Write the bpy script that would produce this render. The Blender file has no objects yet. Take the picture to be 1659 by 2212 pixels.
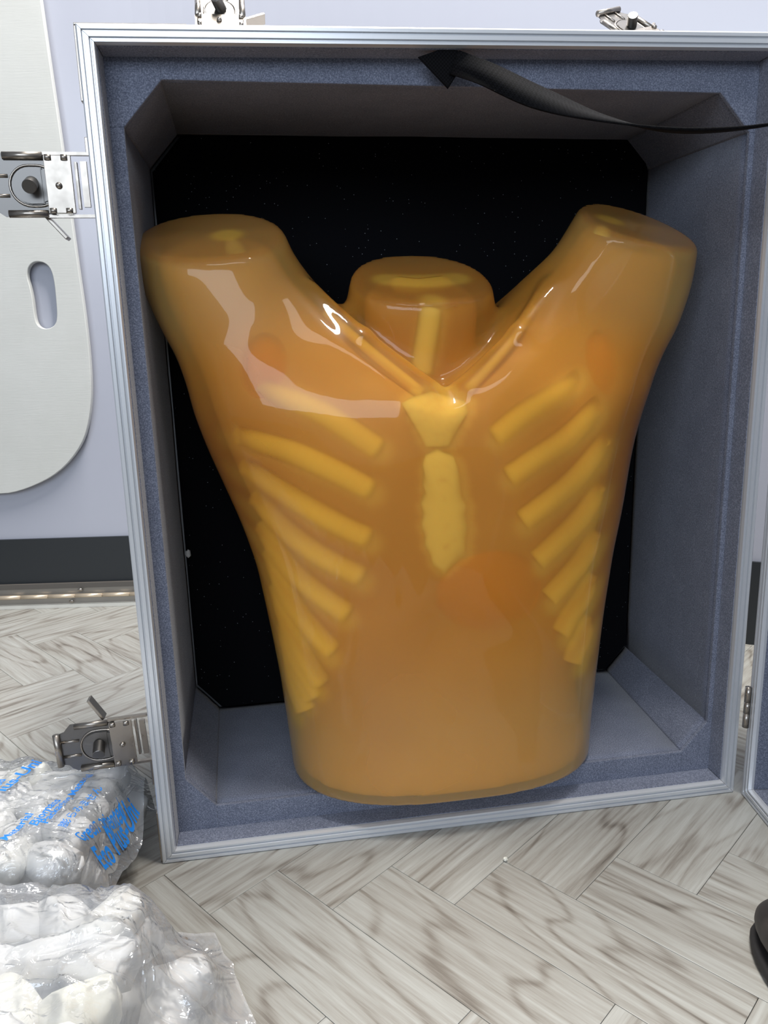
import bpy, bmesh, math, random
import numpy as np
from mathutils import Vector, Matrix, noise as mnoise
C = bpy.context.scene.collection
sc = bpy.context.scene
rnd = random.Random(7)
# ================= camera =================
cam_d = bpy.data.cameras.new('camera'); cam = bpy.data.objects.new('camera', cam_d); C.objects.link(cam)
RIGHT = Vector((0.99960168, -0.00612663, -0.02754914)); DOWN = Vector((-0.02822216, -0.21699918, -0.97576374)); FWD = RIGHT.cross(-DOWN).normalized() * -1
FWD = Vector((0.0, 0.97615256, -0.21708565)); RIGHT.normalize(); DOWN = FWD.cross(RIGHT).normalized(); RIGHT = DOWN.cross(FWD).normalized()
cam.matrix_world = Matrix(((RIGHT.x, -DOWN.x, -FWD.x, 0), (RIGHT.y, -DOWN.y, -FWD.y, 0), (RIGHT.z, -DOWN.z, -FWD.z, .5), (0, 0, 0, 1)))
cam_d.sensor_fit = 'VERTICAL'; cam_d.sensor_height = 36; cam_d.lens = 1621.18 / 2212 * 36
cam_d.clip_start = .01; sc.camera = cam
# ================= world, lamps, exposure =================
w = bpy.data.worlds.new('room_light'); sc.world = w; w.use_nodes = True
bg = w.node_tree.nodes['Background']; bg.inputs[0].default_value = (.80, .88, 1.0, 1); bg.inputs[1].default_value = .32
def area(name, loc, target, sx, sy, power, col):
    l = bpy.data.lights.new(name, 'AREA'); l.shape = 'RECTANGLE'; l.size = sx; l.size_y = sy; l.energy = power; l.color = col
    o = bpy.data.objects.new(name, l); C.objects.link(o); o.location = loc
    o.rotation_euler = (Vector(target) - Vector(loc)).to_track_quat('-Z', 'Y').to_euler(); return o
area('ceiling_lamp_behind', (.15, .83, 2.45), (.1, .80, 0), 1.25, .14, 92, (1, .96, .90))
area('ceiling_lamp_front', (.2, -.7, 2.5), (.1, .6, .2), 1.25, .25, 6, (1, .97, .93))
area('window_daylight', (-.5, -2.3, 1.55), (.1, .8, .35), 2.6, 1.0, 52, (.78, .88, 1.0))
sc.view_settings.view_transform = 'Standard'; sc.view_settings.look = 'None'; sc.view_settings.exposure = 0.0; sc.view_settings.gamma = 1; sc.view_settings.use_curve_mapping = False
sc.cycles.use_denoising = True; sc.cycles.max_bounces = 8; sc.cycles.transparent_max_bounces = 24; sc.cycles.diffuse_bounces = 4; sc.cycles.caustics_reflective = False; sc.cycles.caustics_refractive = False
# ================= helpers =================
def srgb(r, g, b):
    f = lambda c: ((c / 255 + .055) / 1.055) ** 2.4 if c > 10 else c / 255 / 12.92
    return (f(r), f(g), f(b), 1)
class Mat:
    def __init__(s, name):
        s.m = bpy.data.materials.new(name); s.m.use_nodes = True; s.t = s.m.node_tree; s.p = s.t.nodes['Principled BSDF']; s.out = s.t.nodes['Material Output']
    def n(s, typ, **kw):
        nd = s.t.nodes.new(typ)
        for k, v in kw.items():
            if k in ('ins',):
                for a, b in v.items(): nd.inputs[a].default_value = b
            else: setattr(nd, k, v)
        return nd
    def l(s, a, b): s.t.links.new(a, b)
    def set(s, **kw):
        for k, v in kw.items(): s.p.inputs[k.replace('_', ' ')].default_value = v
        return s
    def ramp(s, fac, stops):
        r = s.n('ShaderNodeValToRGB'); e = r.color_ramp.elements
        while len(e) < len(stops): e.new(.5)
        for i, (p, c) in enumerate(stops): e[i].position = p; e[i].color = c
        s.l(fac, r.inputs[0]); return r.outputs[0]
    def coords(s, scale=(1, 1, 1), kind='Object', off=None):
        tc = s.n('ShaderNodeTexCoord'); mp = s.n('ShaderNodeMapping'); mp.inputs['Scale'].default_value = scale
        s.l(tc.outputs[kind], mp.inputs[0])
        if off is not None: s.l(off, mp.inputs['Location'])
        return mp.outputs[0]
    def noise(s, vec, scale, detail=2, rough=.5, dist=0):
        n = s.n('ShaderNodeTexNoise', ins={'Scale': scale, 'Detail': detail, 'Roughness': rough, 'Distortion': dist}); s.l(vec, n.inputs['Vector']); return n.outputs[0]
    def bump(s, h, strength, dist=.001, target=None):
        b = s.n('ShaderNodeBump', ins={'Strength': strength, 'Distance': dist}); s.l(h, b.inputs['Height'])
        s.l(b.outputs[0], (target or s.p).inputs['Normal']); return b
def simple(name, col, rough=.5, metal=0, **kw):
    m = Mat(name); m.set(Base_Color=col, Roughness=rough, Metallic=metal, **kw); return m
MT = {}
# felt lining
m = Mat('blue_grey_felt'); v = m.coords()
a = m.noise(v, 800, 2, .7); b = m.noise(v, 30, 2, .5)
mx = m.n('ShaderNodeMath', operation='MULTIPLY_ADD'); m.l(a, mx.inputs[0]); mx.inputs[1].default_value = .85; bs = m.n('ShaderNodeMath', operation='MULTIPLY_ADD'); m.l(b, bs.inputs[0]); bs.inputs[1].default_value = .12; bs.inputs[2].default_value = .26; m.l(bs.outputs[0], mx.inputs[2])
m.l(m.ramp(mx.outputs[0], [(.48, srgb(72, 77, 92)), (.72, srgb(104, 110, 128)), (.98, srgb(152, 158, 176))]), m.p.inputs['Base Color'])
m.set(Roughness=.95); m.p.inputs['Specular IOR Level'].default_value = .15; m.p.inputs['Sheen Weight'].default_value = .25; m.bump(a, .35, .0006); MT['felt'] = m.m
# black foam with fine glitter
m = Mat('black_foam'); v = m.coords()
vo = m.n('ShaderNodeTexVoronoi', ins={'Scale': 260.0}); m.l(v, vo.inputs['Vector'])
lt = m.n('ShaderNodeMath', operation='LESS_THAN'); m.l(vo.outputs['Distance'], lt.inputs[0]); lt.inputs[1].default_value = .13
sep = m.n('ShaderNodeSeparateColor'); m.l(vo.outputs['Color'], sep.inputs[0]); gt = m.n('ShaderNodeMath', operation='GREATER_THAN'); m.l(sep.outputs[0], gt.inputs[0]); gt.inputs[1].default_value = .86
mu = m.n('ShaderNodeMath', operation='MULTIPLY'); m.l(lt.outputs[0], mu.inputs[0]); m.l(gt.outputs[0], mu.inputs[1])
m.l(m.ramp(mu.outputs[0], [(0, srgb(9, 10, 14)), (1, srgb(120, 125, 130))]), m.p.inputs['Base Color']); m.set(Roughness=.9); m.p.inputs['Specular IOR Level'].default_value = .1
m.bump(m.noise(v, 700, 2), .4, .0005); MT['foam'] = m.m
# metals
m = Mat('anodised_aluminium'); v = m.coords((1, 1, 1)); m.set(Base_Color=srgb(216, 219, 224), Metallic=.4, Roughness=.30); m.bump(m.noise(v, 500, 2), .05, .0003); MT['alu'] = m.m
m = Mat('nickel_plated_steel'); v = m.coords(); m.set(Base_Color=srgb(158, 151, 143), Metallic=1, Roughness=.22); m.l(m.ramp(m.noise(v, 90, 3), [(.3, (.24, .24, .24, 1)), (.8, (.42, .42, .42, 1))]), m.p.inputs['Roughness']); MT['nickel'] = m.m
MT['nickel_dark'] = simple('brushed_dark_steel', srgb(112, 110, 108), .38, 1).m
MT['dark'] = simple('black_shadow_gap', srgb(14, 14, 16), .8).m
MT['panel'] = simple('silver_case_panel', srgb(196, 198, 202), .4, .4).m
m = Mat('glossy_white_wall'); m.set(Base_Color=srgb(176, 179, 192), Roughness=.22); m.bump(m.noise(m.coords(), 6, 2), .05, .01); MT['wall'] = m.m
MT['baseboard'] = simple('black_vinyl_baseboard', srgb(34, 38, 42), .45).m
MT['rail'] = simple('grey_floor_rail', srgb(150, 146, 140), .4, .5).m
MT['rail_dark'] = simple('dark_grey_seal', srgb(88, 84, 80), .6).m
MT['brass'] = simple('warm_nickel_knuckle', srgb(222, 205, 182), .35, .6).m
MT['white_trim'] = simple('white_trim_paint', srgb(226, 224, 216), .4).m
m = Mat('cream_plastic_board'); v = m.coords()
m.l(m.ramp(m.noise(v, 5, 4, .6), [(.3, srgb(198, 199, 195)), (.7, srgb(207, 208, 205))]), m.p.inputs['Base Color']); m.set(Roughness=.45)
m.bump(m.noise(m.coords((3, 3, 60)), 4, 3, .6, 2), .08, .002); MT['board'] = m.m
# planks
def plank_mat():
    m = Mat('grey_oak_plank'); oi = m.n('ShaderNodeObjectInfo')
    cb = m.n('ShaderNodeCombineXYZ'); 
    for i, k in enumerate((3.7, 11.3, 7.9)):
        q = m.n('ShaderNodeMath', operation='MULTIPLY'); m.l(oi.outputs['Random'], q.inputs[0]); q.inputs[1].default_value = k; m.l(q.outputs[0], cb.inputs[i])
    v = m.coords((1, .22, 1), off=cb.outputs[0])
    low = m.noise(v, 9, 2, .5)
    # growth rings: contour bands of a low, stretched noise field
    band = m.n('ShaderNodeMath', operation='MULTIPLY'); m.l(low, band.inputs[0]); band.inputs[1].default_value = 13
    fine = m.noise(m.coords((1, .06, 1), off=cb.outputs[0]), 260, 3, .65)
    ad = m.n('ShaderNodeMath', operation='MULTIPLY_ADD'); m.l(fine, ad.inputs[0]); ad.inputs[1].default_value = .14; m.l(band.outputs[0], ad.inputs[2])
    sn = m.n('ShaderNodeMath', operation='SINE'); mm = m.n('ShaderNodeMath', operation='MULTIPLY'); m.l(ad.outputs[0], mm.inputs[0]); mm.inputs[1].default_value = 6.283; m.l(mm.outputs[0], sn.inputs[0])
    ab = m.n('ShaderNodeMath', operation='MULTIPLY_ADD'); m.l(sn.outputs[0], ab.inputs[0]); ab.inputs[1].default_value = .5; ab.inputs[2].default_value = .5
    pw = m.n('ShaderNodeMath', operation='POWER'); m.l(ab.outputs[0], pw.inputs[0]); pw.inputs[1].default_value = 7
    mid = m.noise(m.coords((1, .045, 1), off=cb.outputs[0]), 150, 5, .68)
    g = m.n('ShaderNodeMath', operation='MULTIPLY_ADD'); m.l(pw.outputs[0], g.inputs[0]); g.inputs[1].default_value = -.17; m.l(mid, g.inputs[2])
    knot = m.noise(m.coords((1, .5, 1), off=cb.outputs[0]), 13, 1, .5)
    kr = m.n('ShaderNodeMapRange', ins={'From Min': .27, 'From Max': .20, 'To Min': 0., 'To Max': .35}); m.l(knot, kr.inputs[0])
    g2 = m.n('ShaderNodeMath', operation='SUBTRACT'); m.l(g.outputs[0], g2.inputs[0]); m.l(kr.outputs[0], g2.inputs[1])
    g3 = m.n('ShaderNodeMath', operation='MULTIPLY_ADD'); m.l(oi.outputs['Random'], g3.inputs[0]); g3.inputs[1].default_value = .10; m.l(g2.outputs[0], g3.inputs[2])
    m.l(m.ramp(g3.outputs[0], [(.14, srgb(84, 78, 72)), (.32, srgb(126, 121, 114)), (.48, srgb(152, 150, 144)), (.72, srgb(173, 174, 170))]), m.p.inputs['Base Color'])
    m.set(Roughness=.42); m.bump(g2.outputs[0], .12, .0006); return m.m
MT['plank'] = plank_mat()
MT['underlay'] = simple('grey_underlay', srgb(92, 88, 82), .9).m
# strap
m = Mat('black_webbing'); v = m.coords(); ck = m.n('ShaderNodeTexChecker', ins={'Scale': 650.0}); m.l(v, ck.inputs[0]); m.set(Base_Color=srgb(26, 26, 29), Roughness=.9); m.p.inputs['Specular IOR Level'].default_value = .12
m.l(m.ramp(ck.outputs[1], [(0, srgb(5, 5, 7)), (1, srgb(17, 17, 20))]), m.p.inputs['Base Color']); m.bump(ck.outputs[1], .15, .0003); MT['web'] = m.m
# torso materials
def shell_mat():
    m = Mat('amber_urethane'); at = m.n('ShaderNodeAttribute', attribute_name='tint')
    m.l(at.outputs['Color'], m.p.inputs['Base Color']); m.set(Roughness=.35, IOR=1.45); m.p.inputs['Coat Weight'].default_value = 1.0; m.p.inputs['Coat Roughness'].default_value = .03; m.p.inputs['Coat IOR'].default_value = 1.55
    m.p.inputs['Specular IOR Level'].default_value = .3
    m.p.inputs['Subsurface Weight'].default_value = .35; m.p.inputs['Subsurface Radius'].default_value = (.03, .012, .003); m.p.inputs['Subsurface Scale'].default_value = .6
    v = m.coords(); n1 = m.noise(v, 7, 1, .4, .6); m.bump(n1, .22, .012)
    m.l(m.p.inputs['Normal'].links[0].from_socket, m.p.inputs['Coat Normal'])
    tr = m.n('ShaderNodeBsdfTransparent'); tr.inputs[0].default_value = (1.0, .93, .76, 1)
    lw = m.n('ShaderNodeLayerWeight'); lw.inputs[0].default_value = .5
    mr = m.n('ShaderNodeMapRange', ins={'From Min': .1, 'From Max': .95, 'To Min': .64, 'To Max': .12}); m.l(lw.outputs['Facing'], mr.inputs[0])
    mix = m.n('ShaderNodeMixShader'); m.l(mr.outputs[0], mix.inputs[0]); m.l(m.p.outputs[0], mix.inputs[1]); m.l(tr.outputs[0], mix.inputs[2]); m.l(mix.outputs[0], m.out.inputs[0]); return m.m
MT['shell'] = shell_mat()
def soft(name, col, lo=.02, hi=.72, amax=1.0):
    m = Mat(name); m.set(Base_Color=col, Roughness=.8); m.p.inputs['Specular IOR Level'].default_value = .1
    tr = m.n('ShaderNodeBsdfTransparent'); lw = m.n('ShaderNodeLayerWeight'); lw.inputs[0].default_value = .5
    mr = m.n('ShaderNodeMapRange', interpolation_type='SMOOTHSTEP', ins={'From Min': lo, 'From Max': hi, 'To Min': amax, 'To Max': 0.}); m.l(lw.outputs['Facing'], mr.inputs[0])
    mix = m.n('ShaderNodeMixShader'); m.l(mr.outputs[0], mix.inputs[0]); m.l(tr.outputs[0], mix.inputs[1]); m.l(m.p.outputs[0], mix.inputs[2]); m.l(mix.outputs[0], m.out.inputs[0]); return m.m
MT['bone'] = soft('yellow_rib_resin', srgb(255, 208, 84), .0, .55, .95); MT['bone_pale'] = soft('pale_bone_resin', srgb(255, 226, 120), .1, .9, 1.0)
MT['organ'] = soft('orange_organ_resin', srgb(236, 150, 56), .0, .55, .7)
m = Mat('amber_core'); m.l(m.ramp(m.noise(m.coords(), 6, 2), [(.35, srgb(204, 138, 52)), (.65, srgb(220, 160, 72))]), m.p.inputs['Base Color']); m.set(Roughness=.7); MT['core'] = m.m
# packing materials
m = Mat('white_starch_foam'); v = m.coords(); oi = m.n('ShaderNodeObjectInfo')
m.l(m.ramp(oi.outputs['Random'], [(0, srgb(234, 235, 235)), (.6, srgb(238, 238, 236)), (1, srgb(238, 236, 208))]), m.p.inputs['Base Color']); m.set(Roughness=.6)
m.p.inputs['Subsurface Weight'].default_value = .4; m.p.inputs['Subsurface Scale'].default_value = .01; m.p.inputs['Subsurface Radius'].default_value = (1, 1, .9)
m.bump(m.noise(v, 160, 3), .25, .001); MT['peanut'] = m.m
def film(name, haze, crease):
    m = Mat(name); v = m.coords()
    vo = m.n('ShaderNodeTexVoronoi', feature='DISTANCE_TO_EDGE', ins={'Scale': crease}); nz = m.n('ShaderNodeTexNoise', ins={'Scale': crease * 1.3, 'Detail': 4.0, 'Distortion': 1.5}); m.l(v, nz.inputs['Vector'])
    mxv = m.n('ShaderNodeMix', data_type='VECTOR'); mxv.inputs[0].default_value = .06; m.l(v, mxv.inputs[4]); m.l(nz.outputs['Color'], mxv.inputs[5]); m.l(mxv.outputs[1], vo.inputs['Vector'])
    h = m.n('ShaderNodeMath', operation='ADD'); m.l(vo.outputs['Distance'], h.inputs[0]); m.l(nz.outputs[0], h.inputs[1])
    n2 = m.noise(m.coords((.45, 1, 1)), crease * 1.1, 2, .5, 1.2); rd_ = m.n('ShaderNodeMath', operation='SUBTRACT'); m.l(n2, rd_.inputs[0]); rd_.inputs[1].default_value = .5
    ab_ = m.n('ShaderNodeMath', operation='ABSOLUTE'); m.l(rd_.outputs[0], ab_.inputs[0]); mr_ = m.n('ShaderNodeMapRange', ins={'From Min': 0., 'From Max': .05, 'To Min': 1., 'To Max': 0.}); m.l(ab_.outputs[0], mr_.inputs[0])
    h2 = m.n('ShaderNodeMath', operation='MULTIPLY_ADD'); m.l(mr_.outputs[0], h2.inputs[0]); h2.inputs[1].default_value = .55; m.l(h.outputs[0], h2.inputs[2])
    bp = m.n('ShaderNodeBump', ins={'Strength': .8, 'Distance': .0045}); m.l(h2.outputs[0], bp.inputs['Height'])
    gl = m.n('ShaderNodeBsdfGlossy', ins={'Roughness': .13}); gl.inputs[0].default_value = (.95, .97, 1, 1); m.l(bp.outputs[0], gl.inputs['Normal'])
    tr = m.n('ShaderNodeBsdfTransparent'); tr.inputs[0].default_value = (.97, .97, .97, 1)
    df = m.n('ShaderNodeBsdfDiffuse'); df.inputs[0].default_value = (.86, .88, .92, 1)
    fr = m.n('ShaderNodeFresnel', ins={'IOR': 1.5}); m.l(bp.outputs[0], fr.inputs['Normal'])
    mr = m.n('ShaderNodeMath', operation='MULTIPLY_ADD'); m.l(fr.outputs[0], mr.inputs[0]); mr.inputs[1].default_value = .8; mr.inputs[2].default_value = .05; mr.use_clamp = True
    m1 = m.n('ShaderNodeMixShader'); m1.inputs[0].default_value = haze; m.l(tr.outputs[0], m1.inputs[1]); m.l(df.outputs[0], m1.inputs[2])
    m2 = m.n('ShaderNodeMixShader'); m.l(mr.outputs[0], m2.inputs[0]); m.l(m1.outputs[0], m2.inputs[1]); m.l(gl.outputs[0], m2.inputs[2]); m.l(m2.outputs[0], m.out.inputs[0]); return m.m
MT['film'] = film('clear_crinkled_film', .16, 26); MT['film2'] = film('hazy_crinkled_film', .26, 18)
MT['ink'] = simple('blue_print', srgb(28, 132, 228), .4).m
m = Mat('black_shoe_rubber'); v = m.coords(); m.l(m.ramp(m.noise(v, 40, 4, .6), [(.4, srgb(44, 42, 44)), (.8, srgb(70, 66, 66))]), m.p.inputs['Base Color']); m.set(Roughness=.55); MT['shoe'] = m.m
MT['sole'] = simple('dark_sole', srgb(40, 40, 42), .7).m
# ---- object helpers ----
def link(name, me, mat=None, parent=None, label=None, cat=None, group=None, kind=None):
    o = bpy.data.objects.new(name, me); C.objects.link(o)
    if mat is not None and me is not None and not me.materials: me.materials.append(mat)
    if parent is not None: o.parent = parent
    for k, val in (('label', label), ('category', cat), ('group', group), ('kind', kind)):
        if val: o[k] = val
    return o
def mesh(name, vs, fs, smooth=False):
    me = bpy.data.meshes.new(name); me.from_pydata([tuple(map(float, v)) for v in vs], [], fs); me.update()
    if smooth: me.polygons.foreach_set('use_smooth', [True] * len(me.polygons))
    return me
def tomesh(bm, name, smooth=False):
    bmesh.ops.recalc_face_normals(bm, faces=bm.faces); me = bpy.data.meshes.new(name); bm.to_mesh(me); bm.free()
    if smooth: me.polygons.foreach_set('use_smooth', [True] * len(me.polygons))
    return me
def box(bm, lo, hi, mtx=None, bev=0):
    r = bmesh.ops.create_cube(bm, size=1); vs = r['verts']
    for v_ in vs: v_.co = Vector([(lo[i] + hi[i]) / 2 + v_.co[i] * (hi[i] - lo[i]) for i in range(3)])
    if bev:
        es = list({e for v_ in vs for e in v_.link_edges}); rr = bmesh.ops.bevel(bm, geom=es, offset=bev, segments=2, affect='EDGES', profile=.6)
        vs = list({v_ for v_ in rr['verts']} | {v_ for v_ in vs if v_.is_valid})
    if mtx is not None:
        for v_ in vs: v_.co = mtx @ v_.co
    return vs
def prism(bm, pts, y0, y1, bev=0):
    """polygon in (x,z) extruded from y0 (front) to y1"""
    f = [bm.verts.new((x, y0, z)) for x, z in pts]; b = [bm.verts.new((x, y1, z)) for x, z in pts]; n = len(pts)
    bm.faces.new(f); bm.faces.new(b[::-1])
    for i in range(n): bm.faces.new((f[i], b[i], b[(i + 1) % n], f[(i + 1) % n]))
    if bev: bmesh.ops.bevel(bm, geom=[e for e in bm.edges if e.is_valid and all(v_ in f for v_ in e.verts)], offset=bev, segments=2, affect='EDGES')
def arc(cx, cz, r, a0, a1, n): return [(cx + r * math.cos(math.radians(a0 + (a1 - a0) * i / n)), cz + r * math.sin(math.radians(a0 + (a1 - a0) * i / n))) for i in range(n + 1)]
def tube(bm, pts, radii, seg=12, flat=1.0, flatdir=None, caps=True):
    pts = [Vector(p) for p in pts]; rings = []
    for i, p in enumerate(pts):
        d = (pts[min(i + 1, len(pts) - 1)] - pts[max(i - 1, 0)]).normalized()
        up = Vector(flatdir) if flatdir is not None else Vector((0, 1, 0) if abs(d.y) < .9 else (1, 0, 0))
        s = d.cross(up).normalized(); t = s.cross(d).normalized(); r = radii[i] if hasattr(radii, '__len__') else radii
        rings.append([bm.verts.new(p + s * r * math.cos(2 * math.pi * k / seg) + t * r * flat * math.sin(2 * math.pi * k / seg)) for k in range(seg)])
    for a_, b_ in zip(rings, rings[1:]):
        for k in range(seg): bm.faces.new((a_[k], a_[(k + 1) % seg], b_[(k + 1) % seg], b_[k]))
    if caps: bm.faces.new(rings[0][::-1]); bm.faces.new(rings[-1])
def cr(pts, n=6):
    P = [Vector(p) for p in pts]; P = [2 * P[0] - P[1]] + P + [2 * P[-1] - P[-2]]; out = []
    for i in range(1, len(P) - 2):
        for k in range(n):
            t = k / n; out.append(.5 * ((2 * P[i]) + (-P[i - 1] + P[i + 1]) * t + (2 * P[i - 1] - 5 * P[i] + 4 * P[i + 1] - P[i + 2]) * t * t + (-P[i - 1] + 3 * P[i] - 3 * P[i + 1] + P[i + 2]) * t ** 3))
    return out + [P[-2]]
# ================= room shell =================
UX, UY = math.cos(.80267), math.sin(.80267)
floor = link('floor', (lambda bm: (box(bm, (-2.6, -4.5, -.03), (2.8, 1.75, -.0085)), tomesh(bm, 'floor'))[1])(bmesh.new()), MT['underlay'], kind='structure')
PW, PL = .07875, .23625
bm = bmesh.new(); box(bm, (-PW / 2 + .0002, -PL / 2 + .0002, -.008), (PW / 2 - .0002, PL / 2 - .0002, 0), bev=.0005); plank_me = tomesh(bm, 'plank'); plank_me.materials.append(MT['plank'])
cnt = 0
for j in range(-5, 12):
    for i in range(-16, 17):
        u0 = .3835 + i * PW + 3 * PW * j; v0 = .450 - i * PW + 3 * PW * j
        for kind_, (u, v, rot) in enumerate((((u0 + PW / 2), (v0 - PL / 2), 0), ((u0 + PL / 2), (v0 + PW / 2), -math.pi / 2))):
            X = UX * u - UY * v; Y = UY * u + UX * v
            if -1.05 < X < .95 and .12 < Y < 1.60 and not (X > .35 and Y > 1.32):
                o = link('plank', plank_me, parent=floor); o.location = (X, Y, 0); o.rotation_euler = (0, 0, .80267 + rot + (math.pi if rnd.random() < .5 else 0)); cnt += 1
print('planks', cnt)
def wall_strip(name, pts, z0, z1, proud, thick, mat, parent=None):
    bm = bmesh.new()
    for (a, b) in zip(pts, pts[1:]):
        d = Vector((b[0] - a[0], b[1] - a[1])); L = d.length; ang = math.atan2(d.y, d.x)
        box(bm, (-.0, -proud, z0), (L, thick, z1), Matrix.Translation((a[0], a[1], 0)) @ Matrix.Rotation(ang, 4, 'Z'))
    return link(name, tomesh(bm, name), mat, parent)
WP = [(-1.9, 1.449), (-.44, 1.462)]
for k in range(1, 25):   # gentle curve of the glossy wall, hidden behind the case
    t = k / 25; p0, p1, p2 = Vector((-.44, 1.462)), Vector((-.10, 1.465)), Vector((.52, 1.20)); q = p0 * (1 - t) ** 2 + p1 * 2 * t * (1 - t) + p2 * t * t; WP.append((q.x, q.y))
WP += [(.52, 1.20), (1.6, .739)]
o = wall_strip('wall_back', WP, 0, 2.6, 0, .08, MT['wall']); o['kind'] = 'structure'
o = wall_strip('baseboard_back', WP, .0, .1415, .006, -.0005, MT['baseboard']); o['kind'] = 'structure'
# low hinged rail in front of the left part of the wall
tr = wall_strip('trim_1', [(-1.5, 1.4505), (-.30, 1.4612)], .0, .044, .010, -.006, MT['rail']); tr['kind'] = 'structure'
wall_strip('rubber_seal', [(-1.5, 1.4505), (-.30, 1.4612)], .040, .050, .013, -.006, MT['rail_dark'], tr)
wall_strip('white_edge', [(-1.5, 1.4505), (-.30, 1.4612)], .0, .007, .016, -.010, MT['white_trim'], tr)
bm = bmesh.new(); tube(bm, [(-.0268, 0, 0), (.0268, 0, 0)], .0042, 10); kn = tomesh(bm, 'hinge_knuckle', True); kn.materials.append(MT['brass'])
for k in range(22):
    x_ = -1.47 + .0545 * k
    if x_ > -.32: break
    o = link('hinge_knuckle', kn, parent=tr); o.location = (x_, 1.4385 + (x_ + .79) * .009, .0255)
bm = bmesh.new(); bmesh.ops.create_uvsphere(bm, u_segments=10, v_segments=6, radius=.0035)
sc_me = tomesh(bm, 'screw_head', True); sc_me.materials.append(MT['nickel'])
for x_, z_ in ((-.615, .037), (-.635, .0135), (-.93, .037), (-.95, .0135)):
    o = link('screw_head', sc_me, parent=tr); o.location = (x_, 1.4415, z_); o.scale = (1.4, .5, 1)
# ================= hanging board with slot =================
def board():
    out = [(-1.35, .236), (-.751, .236), (-.695, .246), (-.628, .276), (-.577, .329), (-.556, .385), (-.546, .45), (-.544, .553), (-.549, .685), (-.552, .85), (-.558, 1.0), (-.563, 1.15), (-.60, 1.35), (-.70, 1.45), (-1.35, 1.45)]
    slot = [(-.6435, .640), (-.640, .656), (-.630, .666), (-.618, .668), (-.604, .664), (-.595, .652), (-.592, .630), (-.5925, .600), (-.594, .568), (-.599, .553), (-.612, .5455), (-.626, .546), (-.636, .554), (-.6385, .570), (-.638, .600), (-.640, .622)]
    def smooth(P, it=2, closed=True):
        for _ in range(it):
            Q = []
            for a, b in zip(P, P[1:] + P[:1]): Q += [(.75 * a[0] + .25 * b[0], .75 * a[1] + .25 * b[1]), (.25 * a[0] + .75 * b[0], .25 * a[1] + .75 * b[1])]
            P = Q
        return P
    cu = bpy.data.curves.new('board', 'CURVE'); cu.dimensions = '2D'; cu.fill_mode = 'BOTH'; cu.extrude = .005; cu.bevel_depth = .0012; cu.bevel_resolution = 2; cu.offset = 0
    for P in (smooth(out), smooth(slot)):
        s = cu.splines.new('POLY'); s.points.add(len(P) - 1); s.use_cyclic_u = True
        for q, (x_, z_) in zip(s.points, P): q.co = (x_, z_, 0, 1)
    t = bpy.data.objects.new('tmp', cu); C.objects.link(t); t.rotation_euler = (math.pi / 2, 0, 0); bpy.context.view_layer.update()
    me = bpy.data.meshes.new_from_object(t.evaluated_get(bpy.context.evaluated_depsgraph_get())); me.transform(Matrix.Rotation(math.pi / 2, 4, 'X')); bpy.data.objects.remove(t); me.name = 'board'; me.materials.clear()
    return me
o = link('plastic_board', board(), MT['board'], label='large cream plastic board with rounded corner and oval hand slot, hanging on the white wall', cat='board'); o.location = (0, 1.446, 0)
# ================= equipment case =================
CW, CH = .621, .7523
case = link('equipment_case', None, label='open aluminium framed flight case lined with blue grey felt, standing on the plank floor', cat='case')
case.location = (-.23074641, .65651748, 0); case.rotation_euler = (0, 0, .15203469)
def frame(parent, W, H, mat):
    prof = [(.0, .012), (.0, .001), (.0012, 0), (.0038, 0), (.0044, .0018), (.0054, .0018), (.0060, .0), (.0092, .0), (.0098, .0020), (.0106, .0020), (.0112, .0006), (.0128, .0006), (.0136, .004), (.0136, .012)]
    cs = [(0, 0), (W, 0), (W, H), (0, H)]; dr = [(1, 1), (-1, 1), (-1, -1), (1, -1)]
    g = .0002
    for k in range(4):
        vs = []; fs = []
        for c in (k, (k + 1) % 4):
            for (ins, dp) in prof: vs.append((cs[c][0] + dr[c][0] * ins, dp, cs[c][1] + dr[c][1] * ins))
        n = len(prof)
        vv = [Vector(v) for v in vs]; d = (vv[n] - vv[0]).normalized()
        for i in range(n): vv[i] += d * g; vv[n + i] -= d * g
        for i in range(n): fs.append((i, (i + 1) % n, n + (i + 1) % n, n + i))
        fs += [tuple(range(n))[::-1], tuple(range(n, 2 * n))]
        bm = bmesh.new(); bm.from_mesh(mesh('f', vv, fs)); link('frame_rail', tomesh(bm, 'frame_rail'), mat, parent)
def shell(parent, W, H, D):
    bm = bmesh.new(); t = .003; y0 = .0122
    box(bm, (.0, y0, 0.0), (t, D, H)); box(bm, (W - t, y0, 0), (W, D, H)); box(bm, (t, y0, 0), (W - t, D, t)); box(bm, (t, y0, H - t), (W - t, D, H)); box(bm, (0, D, 0), (W, D + t, H))
    link('outer_shell', tomesh(bm, 'outer_shell'), MT['panel'], parent)
frame(case, CW, CH, MT['alu']); shell(case, CW, CH, .272)
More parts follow.
